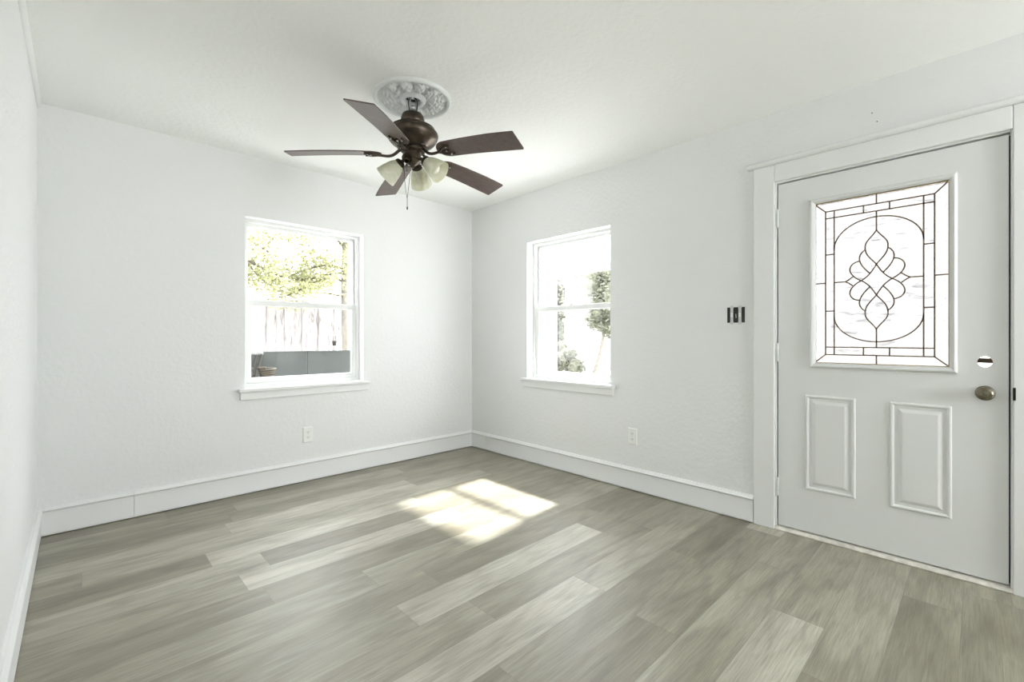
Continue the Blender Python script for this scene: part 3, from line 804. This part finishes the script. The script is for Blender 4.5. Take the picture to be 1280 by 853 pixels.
sh = empty('dry_shrub', (1.16, 4.95, GZ)); tag(sh, 'brown dried shrub at the left end of the grey metal sheet', 'shrub')
bm = bmesh.new()
for k in range(9):
    a = rb.uniform(0, 6.28); tube(bm, bez([(0, 0, 0), (.02 * math.cos(a), .02 * math.sin(a), .5), (.10 * math.cos(a), .08 * math.sin(a), rb.uniform(.8, 1.15))], 8), [.012 - .001 * q for q in range(9)], 6)
new('stem', bm, M['branch'], sh, True)
bm = bmesh.new(); leaves(bm, (0, 0, 1.02), (.09, .09, .2), 420, .03, rb); new('foliage', bm, M['brown'], sh)['kind'] = 'stuff'
hose = bmesh.new()
pts = [Vector((math.cos(t * .5) * (.045 + .0006 * t), math.sin(t * .5) * .06, 1.075 + .0017 * t)) for t in range(0, 60)]
tube(hose, pts, .013, 8)
hp = empty('hose_stand', (1.36, 4.95, GZ)); tag(hp, 'coil of brown garden hose on a stand before the grey metal sheet', 'garden hose')
new('hose', hose, M['brown'], hp, True)
bm = bmesh.new(); tube(bm, [(0, 0, 0), (0, 0, 1.06)], .018, 10); lathe(bm, [(.055, 1.05), (.055, 1.06)], 24); new('stand', bm, M['brown'], hp, True)

# --- white plant stand by the fence
ps = empty('plant_stand', (3.17, 7.3, GZ)); tag(ps, 'white plant stand by the fence behind the tree trunk side', 'plant stand')
ps['label'] = 'small white stand in front of the fence, right side of the left window'
ps.location.x = 3.005
bm = boxes(((-.09, -.09, 1.515), (.09, .09, 1.535))); new('shelf', bm, M['white_siding'], ps)
bm = boxes(((-.075, -.075, 1.335), (.075, .075, 1.35))); new('shelf', bm, M['white_siding'], ps)
for sx in (-1, 1):
    for sy in (-1, 1):
        bm = boxes(((sx * .085 - .008, sy * .085 - .008, 0), (sx * .085 + .008, sy * .085 + .008, 1.515))); new('leg', bm, M['steel'], ps)
bm = bmesh.new(); lathe(bm, [(.025, 1.3505), (.04, 1.43), (.036, 1.43), (.03, 1.39)], 16); pt = new('flower_pot', bm, M['bronze_dark'], None, True); pt.location = ps.location
tag(pt, 'small dark pot on the white stand by the fence', 'pot')

# --- tree seen through the left window
rt = random.Random(11)
tr = empty('tree', (3.05, 7.0, GZ)); tag(tr, 'lime green tree with pale trunk in front of the fence', 'tree')
bm = bmesh.new(); tube(bm, [(0, 0, 0), (.01, 0, 1.2), (.0, .02, 2.4), (.03, 0, 3.6), (.0, 0, 5)], [.062, .055, .05, .045, .03], 12)
trunk = new('trunk', bm, M['bark'], tr, True)
branch_pts = []
def branch(pts, r0, r1):
    bm = bmesh.new(); q = bez(pts, 18); tube(bm, q, [r0 + (r1 - r0) * i / 18 for i in range(19)], 7); new('branch', bm, M['branch'], tr, True)
    branch_pts.extend(q)
# boughs sweeping left (towards -x) from the trunk
branch([(0, 0, 2.35), (-.35, -.05, 2.55), (-.6, 0, 2.15), (-1.0, -.1, 2.05)], .022, .008)
branch([(0, 0, 2.55), (-.4, 0, 2.75), (-.7, .1, 2.35), (-1.1, .1, 2.30)], .02, .006)
branch([(0, 0, 2.9), (-.25, 0, 3.15), (-.5, -.1, 3.35), (-.8, 0, 3.6)], .022, .008)
branch([(0, 0, 2.12), (-.3, .05, 2.22), (-.6, .1, 2.15), (-.95, 0, 2.1)], .016, .006)
branch([(-1.95, .1, 2.95), (-1.5, 0, 2.55), (-1.3, 0, 2.6), (-.85, 0, 2.12), (-.6, .05, 2.25), (-.25, 0, 2.55), (0, .02, 2.5)], .026, .015)
branch([(-1.95, .2, 3.2), (-1.5, .1, 2.95), (-1.1, .1, 2.75), (-.75, .1, 2.5)], .02, .006)
branch([(-1.45, .0, 2.62), (-1.2, .1, 2.3), (-1.1, 0, 2.2), (-.85, 0, 2.1)], .012, .004)
branch([(0, 0, 3.3), (.3, .1, 3.7), (.6, 0, 3.9), (.8, 0, 4.3)], .025, .008)
bm = bmesh.new()
for _ in range(120):
    p = rt.choice(branch_pts); leaves(bm, p + Vector((rt.gauss(0, .10), rt.gauss(0, .2), rt.gauss(.05, .13))), (.22, .25, .14), 55, .032, rt)
for _ in range(190):
    leaves(bm, (rt.uniform(-2.1, -.15), rt.uniform(.2, .8), rt.uniform(2.2, 3.6)), (.25, .3, .12), 55, .032, rt)
for _ in range(60):
    leaves(bm, (rt.uniform(-1.2, 1.2), rt.uniform(-.5, .9), rt.uniform(3.6, 5.2)), (.4, .4, .3), 50, .04, rt)
new('foliage', bm, M['leaf_lime'], tr)['kind'] = 'stuff'

# --- pale neighbouring house beyond the fence
nh = empty('neighbour_house', (-1.5, 17, GZ)); tag(nh, 'pale house with low roof beyond the fence', 'house')
bm = boxes(((-6, 0, 0), (5.4, 6, 3.3))); new('wall', bm, M['white_siding'], nh)
bm = bmesh.new(); extrude_profile(bm, [(-.45, 3.3), (3, 4.9), (6.45, 3.3), (6.45, 3.2), (-.45, 3.2)], (-6.4, 0, 0), (5.75, 0, 0), (0, 1, 0)); new('roof', bm, M['grey_roof'], nh)
bm = boxes(((-6.4, -.47, 3.16), (5.75, -.44, 3.33))); new('fascia', bm, M['white_siding'], nh)

# --- carport seen through the right window
cp = empty('carport', (5.7, 6.0, GZ)); tag(cp, 'white flat roofed carport outside the right window', 'carport')
def cl(x, y, z): return (x - 5.7, y - 6.0, z - GZ)
bm = boxes((cl(4.85, 2.7, 2.40), cl(6.75, 6.05, 2.56))); new('roof', bm, M['white_siding'], cp, bevel=.01)
bm = boxes((cl(6.45, 2.7, 2.30), cl(6.60, 6.05, 2.40))); new('beam', bm, M['white_siding'], cp)
bm = boxes((cl(6.47, 5.58, GZ), cl(6.57, 5.94, 2.30))); new('post', bm, M['white_siding'], cp, bevel=.01)
bm = boxes((cl(6.45, 2.75, GZ), cl(6.6, 2.9, 2.30))); new('post', bm, M['white_siding'], cp, bevel=.01)
for (x, y) in ((5.45, 4.72), (5.45, 4.05), (5.9, 5.3)):
    bm = boxes((cl(x, y, 2.396), cl(x + .05, y + .22, 2.3995))); new('vent', bm, M['slot'], cp)
# --- white house, trailer and greenery across the yard
wh = empty('white_cottage', (20.5, 15.6, GZ)); tag(wh, 'white cottage with pale blue roof across the yard', 'house')
bm = boxes(((0, -.48, 0), (4, 1.2, 4.75))); new('wall', bm, M['white_siding'], wh)
bm = bmesh.new(); extrude_profile(bm, [(-.5, 4.75), (2, 5.3), (4.5, 4.75), (4.5, 4.6), (-.5, 4.6)], (0, -1.05, 0), (0, 1.45, 0), (1, 0, 0)); new('roof', bm, M['blue_roof'], wh)
bm = boxes(((-.03, -.3, 2.9), (.0, .9, 3.5))); new('window', bm, M['blue_roof'], wh)
wt = empty('garden_shed', (16.3, 12.8, GZ)); tag(wt, 'low white shed in front of the white cottage', 'shed')
bm = boxes(((0, -.75, 0), (2.6, .62, 2.3))); new('wall', bm, M['white_siding'], wt, bevel=.02)
bm = boxes(((-.06, -.82, 2.3), (2.66, .69, 2.40))); new('roof', bm, M['grey_roof'], wt)
rg = random.Random(21)
def bush(loc, blobs, size, m_, label, name='bush', cat='bush', trunkpts=None, tr0=.05, leafbase=220):
    root = empty(name, loc)
    if trunkpts:
        bm = bmesh.new(); tube(bm, bez(trunkpts, 10), [tr0 * (1 - .04 * i) for i in range(11)], 10); new('trunk', bm, M['bark'], root, True)
    else:
        bm = bmesh.new()
        for k in range(6):
            a = rg.uniform(0, 6.28); b0 = blobs[k % len(blobs)]
            tube(bm, [(0, 0, 0), (b0[0][0] * .5, b0[0][1] * .5, b0[0][2] * .5), b0[0]], [.03, .02, .008], 6)
        new('stem', bm, M['branch'], root, True)
    bm = bmesh.new()
    for c, r, n in blobs:
        leaves(bm, c, r, n, size, rg)
        res = bmesh.ops.create_icosphere(bm, subdivisions=3, radius=1.0)      # dense inner mass of the crown
        for v in res['verts']:
            f_ = .66 + rg.uniform(-.10, .10); v.co = Vector((c[0] + v.co.x * r[0] * f_, c[1] + v.co.y * r[1] * f_, c[2] + v.co.z * r[2] * f_))
    new('foliage', bm, m_, root)['kind'] = 'stuff'
    return tag(root, label, cat)
bush((26.5, 21.0, GZ), [((0, 0, 3.2), (1.5, 2.5, 3.2), 3600), ((0, 2.6, 3.0), (1.5, 1.8, 3.0), 2600), ((0, -3, 3.3), (1.5, 2.5, 3.4), 3600)], .27, M['leaf_far'], 'tall grey-green tree behind the white cottage', 'tree', 'tree', [(0, 0, 0), (0, .1, 1.5), (0, 0, 3)], .2)
bush((13.6, 9.45, GZ), [((0, 0, 2.6), (.8, .55, .8), 1500), ((.1, .35, 2.2), (.5, .42, .5), 700), ((0, -.35, 1.9), (.5, .45, .45), 700), ((0, -.7, 2.9), (.8, .7, 1.0), 1500), ((0, -.8, 2.0), (.6, .5, .6), 800), ((0, .25, 3.5), (.7, .6, .7), 1000), ((0, -.5, 3.9), (.7, .7, .7), 1000)], .08, M['leaf_grey'], 'leaning leafy tree right of the white shed', 'tree', 'tree', [(-.1, .35, 0), (0, .15, .6), (0, -.02, 1.2), (0, -.1, 1.9)], .09)
bush((12.2, 9.55, GZ), [((0, 0, .5), (.4, .35, .42), 420), ((0, .45, .72), (.35, .3, .42), 400), ((.1, .85, .6), (.35, .35, .5), 400), ((0, .2, .95), (.3, .25, .25), 260)], .06, M['leaf_dark'], 'low shrub in front of the white shed')
bush((14.8, 12.55, GZ), [((0, 0, .7), (.4, .4, .5), 420), ((0, -.6, .55), (.4, .4, .45), 380), ((0, -.25, 1.05), (.3, .3, .35), 300)], .07, M['leaf_dark'], 'shrub by the left corner of the white shed, behind the low shrub')
bush((18.0, 15.4, GZ), [((0, 0, 2.2), (.7, .5, 2.5), 2200), ((0, .3, 3.6), (.7, .5, 1.4), 1200)], .12, M['leaf_grey'], 'narrow tall hedge bush left of the white cottage', 'bush', 'bush')
